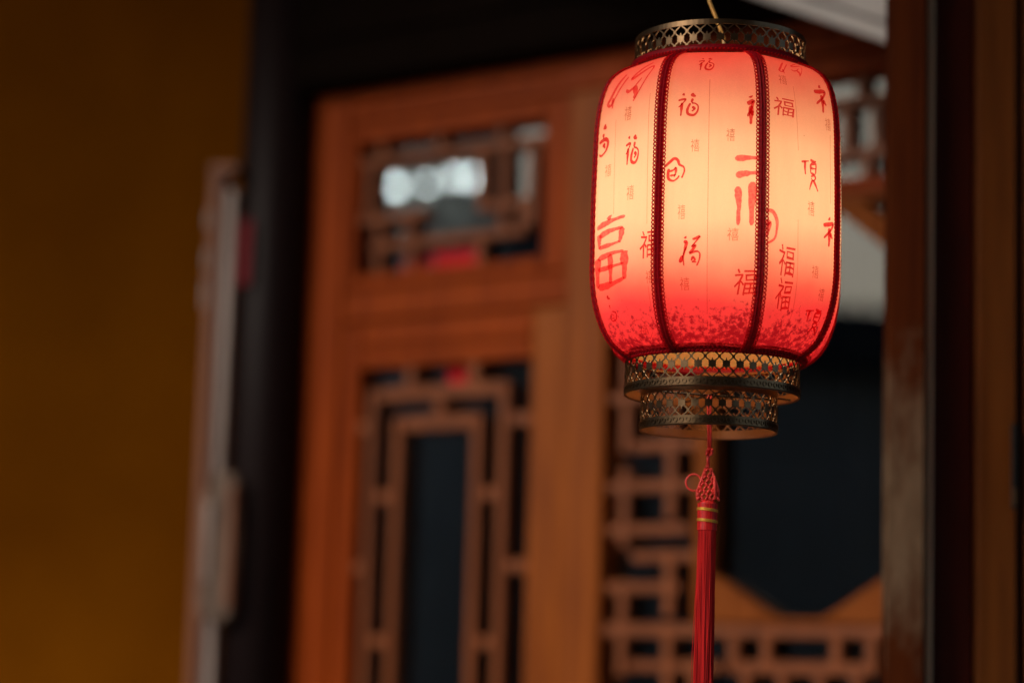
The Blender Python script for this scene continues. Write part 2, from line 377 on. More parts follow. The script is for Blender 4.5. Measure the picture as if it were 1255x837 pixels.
# ochre wall beyond the column
wall = thing('plastered_wall', 'plain ochre yellow plastered wall beyond the black column', 'wall', (-3.3, 6.95, 0))
MB().box(-3.2, 2.9, 0, 0.24, 0, 4.115).build('plaster', M['ochre'], wall)
bx('eave', M['roof_wood'], wall, -3.6, 3.0, -2.9, 0.32, 4.12, 4.2)  # deep overhang added out of view to keep the ochre wall in shade

# ---------------------------------------------------------------- door wall: frame, transoms, leaf, shaped window
fr = wthing('door_frame', 'varnished red-brown timber frame around the lattice door and transoms', 'door frame', 0.5)
def frm(name, u0, u1, z0, z1, y0=0.0, y1=0.09, m='wood'): return bx(name, M[m], fr, u0 - 0.5, u1 - 0.5, y0, y1, z0, z1, 0.004)
frm('jamb', -0.44, -0.300, 0, 2.867)
frm('head_rail', -0.298, 1.62, 2.790, 2.867)
frm('middle_rail', -0.298, 0.314, 2.336, 2.405, 0.004)
frm('post', 0.316, 0.418, 0, 2.788, -0.004, 0.09, 'wood2')
frm('jamb', 1.340, 1.62, 0, 2.788, -0.002, 0.09, 'wood2')
frm('threshold', -0.298, 1.338, 0, 0.10)
for a, b in ((-0.276, 0.292), (0.44, 1.31)):                    # raised mouldings along the head rail
    frm('moulding', a, b, 2.822, 2.838, -0.010, -0.002)

def pane(parent, x0, x1, z0, z1, y=0.045):
    return MB().box(x0, x1, y, y + 0.004, z0, z1).build('pane', M['glass'], parent)
def bar(parent, x0, x1, z0, z1, y=0.010, d=0.025, mat='lattice', name='lattice_bar'):
    return bx(name, M[mat], parent, x0, x1, y, y + d, z0, z1, 0.0025)
def transom(u0, u1, z0, z1, label, bars, sw=0.028):
    """u0..z1 is the clear opening; frame members stand round it"""
    c = (u0 + u1) / 2; t = wthing('transom_window', label, 'window', c, 0, z0 - 0.033)
    b = -(z0 - 0.033); h = (u1 - u0) / 2
    def o(name, x0, x1, za, zb): bx(name, M['wood'], t, x0 - c, x1 - c, 0.002, 0.05, za + b, zb + b, 0.004)
    o('stile', u0 - sw, u0, z0 - 0.033, z1 + 0.045); o('stile', u1, u1 + sw + (0.043 if sw < 0.05 and u1 < 0.3 else 0), z0 - 0.033, z1 + 0.045)
    o('rail', u0 + 0.001, u1 - 0.001, z1, z1 + 0.044); o('rail', u0 + 0.001, u1 - 0.001, z0 - 0.032, z0)
    for x0, x1, za, zb in bars: bar(t, x0 - c, x1 - c, za + b, zb + b, 0.014, 0.022)
    pane(t, -h, h, z0 + b, z1 + b, 0.040)
    return t
W = 0.021
def vb(x, z0, z1): return (x, x + W, z0, z1)
def hb(z, x0, x1): return (x0, x1, z, z + W)
tb = [hb(2.690, -0.270, 0.244), hb(2.557, -0.270, -0.077), hb(2.494, -0.234, 0.170), hb(2.557, 0.062, 0.196)]
tb += [vb(-0.223, 2.441, 2.493), vb(-0.223, 2.516, 2.556), vb(-0.252, 2.579, 2.689), vb(-0.223, 2.712, 2.742), vb(-0.137, 2.516, 2.556), vb(-0.128, 2.441, 2.493),
       vb(-0.060, 2.712, 2.742), vb(0.062, 2.579, 2.689), vb(0.062, 2.441, 2.493), vb(0.120, 2.516, 2.556), vb(0.120, 2.579, 2.689), vb(0.172, 2.494, 2.556), vb(0.197, 2.515, 2.689), vb(0.110, 2.712, 2.742)]
transom(-0.270, 0.2445, 2.440, 2.742, 'small lattice transom window over the rectangular lattice door, bright lamp reflections in its panes', tb)
tb2 = [hb(2.680, 0.468, 1.288), hb(2.575, 0.468, 1.288)]
for i in range(12):
    x = 0.500 + i * 0.065
    tb2.append(vb(x, 2.597, 2.679))
    if i % 2: tb2.append(vb(x + 0.03, 2.702, 2.741))
    else: tb2.append(vb(x - 0.02, 2.536, 2.574))
transom(0.468, 1.288, 2.535, 2.742, 'wide lattice transom window above the shaped opening, pale panes', tb2, 0.049)

# the lattice door leaf
dl = wthing('lattice_door', 'varnished wooden door leaf with nested rectangular lattice and a tall dark pane', 'door', 0.006, 0, 0.102)
o_ = -0.006; zb = -0.102
def leaf(name, u0, u1, z0, z1, y0=0.006, y1=0.052, m='wood'): return bx(name, M[m], dl, u0 + o_, u1 + o_, y0, y1, z0 + zb, z1 + zb, 0.004)
leaf('stile', -0.297, -0.246, 0.104, 2.332); leaf('stile', 0.2265, 0.313, 0.104, 2.332, 0.006, 0.052, 'wood2')
leaf('rail', -0.245, 0.2255, 2.226, 2.331); leaf('rail', -0.245, 0.2255, 0.90, 0.98); leaf('rail', -0.245, 0.2255, 0.104, 0.20)
leaf('lower_panel', -0.245, 0.2255, 0.201, 0.899, 0.020, 0.036)
leaf('panel_moulding', -0.20, 0.18, 0.26, 0.84, 0.012, 0.0195)
leaf('rail_moulding', -0.24, 0.22, 2.268, 2.284, -0.003, 0.0055)
B = 0.023
def lb(x0, x1, z0, z1): bar(dl, x0 + o_, x1 + o_, z0 + zb, z1 + zb)
zl = 1.0215
lb(-0.2206, -0.2206 + B, zl, 2.181); lb(0.1415, 0.1415 + B, zl, 2.181)                           # outer rectangle
lb(-0.1916, 0.1405, 2.151, 2.181); lb(-0.1916, 0.1405, zl, zl + 0.03)
lb(-0.147, -0.147 + B, zl + 0.066, 2.115); lb(0.0705, 0.0705 + B, zl + 0.066, 2.115)             # inner rectangle
lb(-0.118, 0.0695, 2.083, 2.115); lb(-0.118, 0.0695, zl + 0.066, zl + 0.096)
lb(-0.036, -0.008, 2.116, 2.150); lb(-0.036, -0.008, zl + 0.031, zl + 0.065)
lb(-0.118, -0.091, 2.182, 2.226); lb(0.056, 0.083, 2.182, 2.226)
for z in (2.097, 1.786, 1.475, 1.164):
    lb(-0.2455, -0.2216, z - 0.014, z + 0.014); lb(0.1705, 0.2265, z - 0.014, z + 0.014)
for z in (1.940, 1.625, 1.314):
    lb(-0.1916, -0.148, z - 0.014, z + 0.014); lb(0.0995, 0.1405, z - 0.014, z + 0.014)
pane(dl, -0.2455 + o_, 0.226 + o_, 0.98 + zb, 2.226 + zb)

# fixed window with a rounded, shield-tall opening in geometric lattice
sw_ = wthing('lattice_window', 'wooden window with a tall rounded clear opening set in geometric lattice', 'window', 0.878, 0, 0.102)
CZ, HW, HH = 2.0845 - 0.102, 0.200, 0.4055
INNER = [(-0.052, -HH), (0.052, -HH), (HW, -HH + 0.088), (HW, HH - 0.120), (0.055, HH), (-0.055, HH), (-HW, HH - 0.120), (-HW, -HH + 0.088)]
OUTER = [(-0.110, -HH - 0.012), (0.110, -HH - 0.012), (HW + 0.040, -HH - 0.008), (HW + 0.040, HH - 0.080), (0.120, HH - 0.002), (-0.120, HH - 0.002), (-HW - 0.040, HH - 0.080), (-HW - 0.040, -HH - 0.008)]
def ring(name, A, Bq, y0, y1, mat):
    for k in range(8):                                            # eight mitred boards
        j = (k + 1) % 8; q = [A[k], A[j], Bq[j], Bq[k]]
        MB().prism([(x, z + CZ) for x, z in q], y0, y1).build(name, mat, sw_, False, 0.003)
ring('opening_board', INNER, OUTER, 0.000, 0.040, M['opening_wood'])
def hit(x):
    q = abs(x)
    return None if q >= 0.242 else HH + 0.013 - max(0.0, q - 0.110) * 0.03
def hitx(z):
    q = z - CZ
    return None if q < -HH - 0.013 or q > HH else (0.242 if -HH + 0.04 < q < HH - 0.08 else 0.112 + 0.13 * max(0.0, (q + HH + 0.012) / 0.052 if q < 0 else (HH - q) / 0.08))
def leaf2(name, u0, u1, z0, z1, y0=0.004, y1=0.05, m='wood2'): return bx(name, M[m], sw_, u0 - 0.878, u1 - 0.878, y0, y1, z0 - 0.102, z1 - 0.102, 0.004)
leaf2('rail', 0.4205, 1.3375, 2.486, 2.500); leaf2('rail', 0.4205, 1.3375, 0.95, 1.03); leaf2('lower_panel', 0.4205, 1.3375, 0.104, 0.949, 0.02, 0.04)
def seg_v(u, z0, z1):
    for x in (u - 0.878, 0.878 - u - B):
        h = hit(x + B / 2)
        a, b = z0 - 0.102, z1 - 0.102
        if h is not None:
            if b > CZ - h and a < CZ - h: b = CZ - h
            elif a < CZ + h and b > CZ + h: a = CZ + h
            elif a >= CZ - h and b <= CZ + h: continue
        if b - a > 0.01: bar(sw_, x, x + B, a, b)
def seg_h(z, u0, u1):
    zz = z - 0.102; hx = hitx(zz + 0.014)
    for sgn in (1, -1):
        a, b = (u0 - 0.878, u1 - 0.878) if sgn == 1 else (0.878 - u1, 0.878 - u0)
        if hx is not None:
            if sgn == 1: b = min(b, -hx)
            else: a = max(a, hx)
        if b - a > 0.01: bar(sw_, a, b, zz, zz + B, 0.0125, 0.026)
for a, b in ((2.145, 2.486), (2.013, 2.115), (1.820, 1.985), (1.560, 1.755), (1.03, 1.53)): seg_v(0.453, a, b)
for a, b in ((1.876, 2.486), (1.68, 1.815), (1.30, 1.64), (1.03, 1.25)): seg_v(0.5635, a, b)
for a, b in ((1.848, 2.44), (1.68, 1.78), (1.35, 1.60)): seg_v(0.627, a, b)
for z, a, b in ((2.41, 0.4205, 0.62), (2.33, 0.48, 0.64), (2.245, 0.4205, 0.64), (2.117, 0.4205, 0.60), (2.015, 0.482, 0.64), (1.933, 0.4205, 0.64), (1.845, 0.4205, 0.62),
                (1.790, 0.482, 0.64), (1.728, 0.4205, 0.60), (1.571, 0.482, 0.70), (1.50, 0.4205, 0.60), (1.41, 0.48, 0.72), (1.30, 0.4205, 0.66), (1.19, 0.48, 0.8), (1.10, 0.4205, 0.7)): seg_h(z, a, b)
bar(sw_, -0.4575, 0.4595, 1.640 - 0.102, 1.668 - 0.102, 0.009, 0.030)
for u in (0.716, 0.790): seg_v(u, 1.571, 1.640)
for u in (0.745, 0.826): seg_v(u, 1.44, 1.571)
bar(sw_, -0.14, 0.14, 1.569 - 0.102, 1.597 - 0.102, 0.012, 0.026); bar(sw_, -0.10, 0.10, 1.42 - 0.102, 1.448 - 0.102, 0.012, 0.026)
bar(sw_, -0.2, 0.2, 1.25 - 0.102, 1.278 - 0.102, 0.012, 0.026)
pane(sw_, -0.4575, 0.4595, 1.03 - 0.102, 2.486 - 0.102, 0.048)

# lintel, column, the room behind
lt = wthing('lintel_beam', 'heavy black painted lintel beam above the transom windows', 'beam', 0.8, -0.02, 2.87)
bx('beam_body', M['beam'], lt, -1.32, 1.30, -0.05, 0.10, 0.0, 1.32, 0.012)
bx('beam_fillet', M['beam'], lt, -1.30, 1.30, -0.062, -0.0505, 0.10, 0.14, 0.004)
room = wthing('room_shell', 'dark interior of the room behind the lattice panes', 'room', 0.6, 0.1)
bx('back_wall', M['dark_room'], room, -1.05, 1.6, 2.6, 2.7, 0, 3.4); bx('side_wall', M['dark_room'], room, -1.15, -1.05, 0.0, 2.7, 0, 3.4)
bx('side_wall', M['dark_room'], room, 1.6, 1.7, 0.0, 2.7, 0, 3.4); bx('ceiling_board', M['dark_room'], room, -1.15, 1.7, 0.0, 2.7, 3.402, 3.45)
col = thing('round_column', 'round black lacquered column between ochre wall and lattice door', 'column', (-0.549, 5.462, 0))
MB().lathe([(0, 0.14), (0.086, 0.14), (0.086, 4.19), (0, 4.19)], 40).build('shaft', M['lacquer'], col, True)
MB().lathe([(0, 0), (0.14, 0), (0.155, 0.05), (0.13, 0.11), (0.10, 0.14), (0, 0.14)], 40).build('base_stone', M['far_wall'], col, True)
for p in col.children:
    for f in p.data.polygons: f.use_smooth = abs(f.normal.z) < 0.9

# hanging board on the column's flank, a block below it
hbrd = thing('hanging_board', 'long narrow wooden board with pale worn edge hanging beside the black column', 'board', (-0.672, 5.40, 1.375), R(-14))
bx('plank', M['board'], hbrd, -0.022, 0.006, -0.02, 0.05, 0.0, 1.295, 0.004)
bx('edge_strip', M['pale_edge'], hbrd, 0.0065, 0.036, -0.004, 0.03, 0.0, 1.262, 0.004)
bx('top_cap', M['board'], hbrd, -0.025, 0.045, -0.024, 0.054, 1.2955, 1.318, 0.004)
for z, h in ((1.17, 0.045), (1.075, 0.05), (0.985, 0.07)):
    bx('hook_plate', M['iron'], hbrd, -0.032, -0.0225, -0.010, 0.008, z, z + h, 0.004)
blk = thing('carved_block', 'grey-brown weathered carved wooden block fixed low beside the black column', 'bracket', (-0.632, 5.36, 1.66), R(-8))
MB().prism([(-0.046, 0.03), (-0.03, 0.004), (0.02, 0.0), (0.034, 0.02), (0.041, 0.16), (0.036, 0.30), (0.02, 0.33), (-0.02, 0.33), (-0.030, 0.29), (-0.046, 0.27)], 0, 0.05).build('block_body', M['grey_wood'], blk, False, 0.004)
bx('block_rim', M['board'], blk, 0.016, 0.030, -0.008, -0.0005, 0.03, 0.30, 0.002); bx('block_rim', M['pale_edge'], blk, -0.036, -0.020, -0.008, -0.0005, 0.09, 0.26, 0.002)
slip = MB().box(-0.020, 0.020, -0.0015, 0.0015, -0.075, 0.075).build('paper_slip', M['deep_red_paper']); slip.location = (-0.612, 5.388, 2.49); slip.rotation_euler = (0, 0, R(-40))
tag(slip, 'small dark red paper slip pasted on the black column', 'paper')
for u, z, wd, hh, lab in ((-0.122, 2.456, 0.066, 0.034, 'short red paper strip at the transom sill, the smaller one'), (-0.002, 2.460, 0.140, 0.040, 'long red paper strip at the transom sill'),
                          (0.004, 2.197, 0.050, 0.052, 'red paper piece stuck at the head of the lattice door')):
    p = MB().box(-wd/2, wd/2, 0.0385, 0.0395, -hh/2, hh/2).build('red_paper', M['red_paper']); p.location = wpt(u, 0 if z > 2.3 else 0.003, z); p.rotation_euler = (0, 0, YAW)  # flat red pieces in place of red lanterns reflected in the glass
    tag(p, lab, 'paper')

# ---------------------------------------------------------------- side door on the right, nearer
pst = thing('door_post', 'brown wooden door post with paint worn off its lower face', 'post', (0.576, 3.456, 0), R(-7))
bx('post_body', M['worn_post'], pst, -0.033, 0.022, 0, 0.15, 0, 4.19, 0.003)
bx('weather_strip', M['pale_strip'], pst, 0.0225, 0.0335, 0.012, 0.05, 0, 4.19, 0.002)
bx('corner_bead', M['worn_post'], pst, -0.0375, -0.0335, 0.010, 0.022, 0, 4.19, 0.001)
sdr = thing('side_door', 'dark red and brown panelled door leaf beside the worn post', 'door', (0.98, 3.54, 0), R(4))
bx('stile', M['door_red'], sdr, -0.366, -0.300, 0.0, 0.05, 0.05, 4.15, 0.004); bx('stile', M['door_brown'], sdr, -0.299, -0.238, -0.010, 0.05, 0.05, 4.15, 0.005)
bx('panel', M['door_red'], sdr, -0.237, 0.30, 0.014, 0.04, 0.05, 4.15, 0.003); bx('stile', M['door_brown'], sdr, 0.301, 0.37, 0.0, 0.05, 0.05, 4.15, 0.004)
bx('moulding', M['door_brown'], sdr, -0.225, -0.205, 0.0, 0.0135, 0.2, 3.3, 0.003)
lk = bx('latch_plate', M['black_iron'], sdr, -0.249, -0.240, -0.019, -0.0145, 1.80, 1.925, 0.001)
bx('latch_tongue', M['bronze'], lk, -0.248, -0.242, -0.022, -0.0195, 1.805, 1.832, 0.001)
wr = thing('side_wall', 'dark timber wall continuing past the side door', 'wall', (2.3, 3.62, 0))
bx('boarding', M['door_red'], wr, -0.94, 2.4, 0, 0.15, 0, 4.19); bx('post_body', M['door_brown'], wr, -0.97, -0.945, -0.06, 0.15, 0, 4.19)

# pale sloping eave boards between the post and the door wall
sof = wthing('eave_board', 'pale whitewashed sloping eave boards with a dark joint above the lantern', 'eave', 1.16, -0.45, 2.60)
def slope(name, o0, o1, y0, y1, m):
    pts = [(0.10, 3.1971), (1.60, 2.5120)]
    MB().prism([(pts[0][0] - 1.16, pts[0][1] - 2.60 + o0), (pts[1][0] - 1.16, pts[1][1] - 2.60 + o0), (pts[1][0] - 1.16, pts[1][1] - 2.60 + o1), (pts[0][0] - 1.16, pts[0][1] - 2.60 + o1)], y0, y1).build(name, M[m], sof, False, 0.002)
slope('board', 0.0, 0.0315, 0.0, 0.03, 'eave_paint'); slope('board', 0.0375, 0.36, 0.004, 0.03, 'eave_paint'); slope('backing', 0.01, 0.36, 0.031, 0.05, 'beam')

# ---------------------------------------------------------------- across the courtyard (mirrored in the panes)
gal = thing('gallery_hall', 'tall dark grey brick hall across the courtyard, mirrored in the panes', 'building', (-11.7, 6.0, 0))
MB().box(-2.2, 2.2, -3.85, 4.5, 0, 6.2).build('hall_wall', M['far_plaster'], gal)
MB().box(-2.2, 1.9, -5.1, -3.855, 0, 4.62).build('side_wing', M['far_wall'], gal)
MB().prism([(-2.9, 6.21), (2.9, 6.21), (0, 8.2)], -4.2, 4.9).build('roof', M['far_tile'], gal)
for k in range(4):
    y = -2.8 + k * 2.0
    bx('window', M['dark_room'], gal, 2.201, 2.24, y, y + 1.0, 1.1, 3.0)
for k, (y, z) in enumerate(((2.951, 4.618), (2.743, 4.654), (2.561, 4.713), (2.455, 4.723))):
    g = thing('wall_lamp', 'lit white globe lamp on the hall across the courtyard, mirrored in the transom', 'lamp', (-9.2, y, z), 0, 'globe lamps mirrored in the transom')
    MB().ball((0, 0, 0), *([(0.032, 0.024, 0.030, 0.030)[k]] * 3), None, 12, 8).build('globe', M['lamp_globe'], g, True)
    MB().tube([(-0.04, 0, 0), (-0.30, 0, 0)], 0.012, 6).build('arm', M['black_iron'], g)
low = thing('low_hall', 'low grey tiled hall across the courtyard, mirrored in the shaped window', 'building', (-11.0, -3.4, 0))
MB().box(-1.9, 1.7, -5.0, 5.45, 0, 3.7).build('hall_wall', M['far_plaster'], low)
MB().prism([(-2.2, 3.71), (2.0, 3.71), (1.9, 4.10), (-2.1, 4.10)], -5.2, 5.5).build('roof', M['far_tile'], low)
bh = thing('rear_hall', 'dark timber hall standing behind the viewer', 'building', (1.2, -4.2, 0))  # added behind the camera, keeps sky light off surfaces facing it
MB().box(-5.0, 5.0, -3.0, 0, 0, 5.5).build('hall_wall', M['far_wall'], bh)
MB().prism([(-5.4, 5.51), (5.4, 5.51), (4.6, 7.0), (-4.6, 7.0)], -3.4, 0.4).build('roof', M['far_tile'], bh)

# ---------------------------------------------------------------- the lantern
L = thing('red_lantern', 'lit cream and red cloth lantern printed with good-fortune characters, hanging by its wire', 'lantern', (0.2443, 2.875, LANTERN_BASE), R(-4.83))
def strokes_mesh(mb, k, f0, s0, wd, hh, strokes, lift0, jag=0.0):
    """brush strokes given in a -1..1 square, laid on panel k"""
    def on(x, y, lift):
        s = s0 - y * hh / 2
        p0, p1 = shell(k, 0, s), shell(k, 1, s)
        f = f0 + x * wd / 2 / math.dist(p0, p1)
        return shell(k, f, s, lift)
    for si, (pts, width) in enumerate(strokes):
        P = [Vector((x, y)) for x, y in pts]
        if len(P) > 2:                                         # smooth
            Q = []
            for i in range(len(P) - 1):
                a, b, c, d = P[max(i-1, 0)], P[i], P[i+1], P[min(i+2, len(P)-1)]
                for j in range(5):
                    t = j / 5
                    Q.append(0.5 * ((2*b) + (c-a)*t + (2*a-5*b+4*c-d)*t*t + (3*b-a-3*c+d)*t**3))
            Q.append(P[-1]); P = Q
        else:
            P = [P[0].lerp(P[1], j / 6) for j in range(7)]
        n = len(P); i0 = len(mb.v); lift = lift0 + si * 0.00003
        asp = wd / hh
        for i, p in enumerate(P):
            t = (P[min(i+1, n-1)] - P[max(i-1, 0)]); t = Vector((t.x * asp, t.y)); t.normalize()
            nrm = Vector((-t.y / asp, t.x)); q = i / (n - 1)
            wv = width * (0.55 + 0.45 * math.sin(math.pi * min(q * 1.3 + 0.15, 1.0))) * (0.45 if i in (0, n-1) else 1)
            wl = wv * (1 + jag * random.uniform(-1, 1)); wr_ = wv * (1 + jag * random.uniform(-1, 1))
            mb.v.append(on(p.x + nrm.x * wl, p.y + nrm.y * wl, lift)); mb.v.append(on(p.x - nrm.x * wr_, p.y - nrm.y * wr_, lift))
        for i in range(n - 1): mb.f.append((i0 + 2*i, i0 + 2*i + 1, i0 + 2*i + 3, i0 + 2*i + 2))
GL = {
 'run': [([(-.62, .85), (-.48, .68)], .09), ([(-.98, .28), (-.55, .38), (-.38, .34), (-.62, .02), (-.95, -.28)], .07), ([(-.66, .1), (-.70, -.5), (-.74, -.98)], .09),
         ([(.10, .82), (.30, .66), (.48, .62)], .12), ([(.24, .42), (.16, .16), (.28, .02)], .08), ([(.05, .05), (-.18, -.45), (-.12, -.82), (.35, -.92), (.66, -.62), (.70, -.2), (.42, .02), (.2, .02)], .085), ([(.2, -.25), (.42, -.42), (.18, -.62)], .09)],
 'run2': [([(-.56, .98), (-.44, .86)], .09), ([(-.66, .62), (-.42, .60), (-.52, .2), (-.66, -.3), (-.84, -.72)], .09), ([(-.40, .3), (-.62, -.1), (-.72, -.35)], .05), ([(-.84, -.72), (-.96, -.62), (-.74, -.3), (-.60, -.96)], .06),
          ([(.10, .80), (.42, .88), (.74, 1.0), (.30, .55), (.02, .30)], .07), ([(.02, .30), (.36, .40), (.08, .05), (-.10, -.12), (.30, -.02), (.62, -.02), (.78, -.22), (.70, -.62), (.50, -.96)], .075), ([(.04, -.62), (.16, -.38), (.36, -.58), (.10, -.70), (.50, -.72)], .06)],
 'flow': [([(-.35, .55), (-.6, .1), (-.85, -.45), (-.98, -.72), (-.80, -.82), (-.62, -.55), (-.4, -.1), (-.15, .35)], .07), ([(-.72, -.5), (-.68, -.98)], .08),
          ([(.75, .95), (.40, .60), (.10, .22), (.20, .18), (.55, .40), (.88, .62), (.98, .45), (.75, -.2), (.50, -.75), (.40, -.90)], .055), ([(-.05, -.30), (.10, -.42), (.35, -.25), (.62, .1)], .06), ([(.35, -.25), (.48, -.55), (.42, -.80)], .12)],
 'half': [([(-.1, .98), (.12, .85)], .13), ([(-.95, .42), (-.2, .52), (.55, .62), (.25, .2), (-.85, -.45)], .12), ([(.0, .3), (.02, -.4), (-.05, -.98)], .13), ([(.1, -.05), (.5, -.4)], .12)],
 'part': [([(-.2, .95), (.3, .75)], .16), ([(-.2, .45), (-.1, .1)], .10), ([(-.9, -.1), (.2, .05), (.7, -.2), (.4, -.7), (-.4, -.98), (-.8, -.85)], .11), ([(-.1, -.2), (.2, -.55)], .14)],
 'swirl': [([(-1.0, .25), (-.55, .62), (-.05, .98), (.30, .80), (.45, .45), (.85, .25), (.95, -.1), (.80, -.5), (.70, -.72)], .10), ([(-.55, .1), (-.62, -.3), (-.55, -.78), (-.1, -.95), (.30, -.72), (.45, -.5)], .10), ([(-.50, -.15), (-.1, .0), (.1, .25)], .07), ([(.1, .25), (.12, -.2), (-.05, -.62)], .09), ([(-.45, -.52), (.15, -.42)], .08)],
 'big_fu': [([(-.12, .98), (-.08, .86)], .12), ([(-.98, .70), (-.4, .78), (.2, .84), (.96, .88)], .085), ([(-.78, .52), (-.80, .30), (-.78, .12)], .11), ([(-.82, .46), (0, .56), (.84, .58)], .085), ([(.80, .58), (.70, .35), (.60, .18)], .12), ([(-.80, .14), (0, .17), (.62, .21)], .065),
            ([(-.84, -.14), (-.88, -.5), (-.90, -.95)], .15), ([(-.86, -.16), (0, -.08), (.90, -.07)], .08), ([(.90, -.08), (.96, -.4), (.94, -.84)], .17), ([(-.88, -.92), (0, -.92), (.94, -.80)], .10), ([(.02, -.08), (.04, -.5), (.02, -.90)], .12), ([(-.86, -.46), (0, -.44), (.92, -.40)], .07)],
 'big_shi': [([(-.98, .92), (.2, .95), (1.2, .95)], .085), ([(-.90, .44), (0, .50), (1.2, .54)], .095), ([(-.72, .12), (-.66, -.2), (-.62, -.5), (-.66, -.98)], .10), ([(.45, .26), (.42, -.3), (.40, -.98)], .125)],
 'arc': [([(-.9, .95), (.2, .98), (.9, .55), (.95, 0), (.6, -.6), (-.7, -.98)], .13), ([(-.8, .15), (-.3, .3), (-.5, -.3), (-.9, -.5)], .2)],
 'seal': [([(-.98, .72), (-.5, .80), (-.1, .86)], .06), ([(-.55, .78), (-.58, .35), (-.52, -.05)], .075), ([(.05, .95), (.4, .90), (.75, .92)], .075), ([(.1, .72), (.08, .1)], .075), ([(.12, .70), (.7, .74), (.66, .1)], .085), ([(.1, .42), (.68, .44)], .06), ([(.1, .10), (.66, .08)], .06), ([(.12, -.12), (.45, .0), (.66, -.15), (.4, -.35), (.12, -.2)], .06), ([(.30, -.3), (.05, -.7), (-.05, -.98)], .06), ([(.38, -.3), (.7, -.65), (.95, -.98)], .075)],
 'dot_ring': [([(-.2, .95), (-.1, .75), (.3, .70)], .12), ([(-.1, .25), (-.05, -.02)], .07), ([(.2, -.25), (.8, -.35), (.9, -.6), (.5, -.9), (-.2, -.95), (-.5, -.7), (-.1, -.45), (.3, -.55), (.2, -.75), (-.3, -.75)], .06)],
 'hexagon': [([(-.98, .92), (-.98, 0), (-.9, -.25)], .03), ([(-.9, -.25), (.25, -.98)], .03), ([(-.98, .92), (.1, .98)], .03), ([(.1, .98), (.98, -.2)], .03), ([(.25, -.98), (.98, -.2)], .03)],
}
for _n in ('run', 'run2', 'half', 'part', 'seal', 'swirl', 'flow'):
    GL[_n] = [(p, w_ * 1.28) for p, w_ in GL[_n]]
_glyph = {}
def glyph(ch):
    """flat triangles of one character, normalised to -1..1"""
    if ch not in _glyph:
        c = bpy.data.curves.new('tmp', 'FONT'); c.body = ch; c.size = 1; c.resolution_u = 2
        o = bpy.data.objects.new('tmp', c); COL.objects.link(o); bpy.context.view_layer.update()
        ev = o.evaluated_get(bpy.context.evaluated_depsgraph_get()); me = ev.to_mesh()
        V = [(v.co.x, v.co.y) for v in me.vertices]; F_ = [tuple(p.vertices) for p in me.polygons]; ev.to_mesh_clear()
        x0, x1 = min(v[0] for v in V), max(v[0] for v in V); y0, y1 = min(v[1] for v in V), max(v[1] for v in V)
        _glyph[ch] = ([((x - x0) / (x1 - x0) * 2 - 1, (y - y0) / (y1 - y0) * 2 - 1) for x, y in V], F_)
        bpy.data.objects.remove(o); bpy.data.curves.remove(c)
    return _glyph[ch]
def glyph_mesh(mb, ch, k, f0, s0, wd, hh, lift, skew=0.0, wob=0.0):
    V, F_ = glyph(ch); i0 = len(mb.v)
    ph = random.uniform(0, 6)
    for x, y in V:
        x2 = x + skew * y + wob * math.sin(y * 4 + ph); y2 = y + wob * math.sin(x * 5 + ph * 2)
        s = s0 - y2 * hh / 2
        f = f0 + x2 * wd / 2 / math.dist(shell(k, 0, s), shell(k, 1, s))
        mb.v.append(shell(k, f, s, lift))
    mb.f += [tuple(i0 + i for i in f) for f in F_]
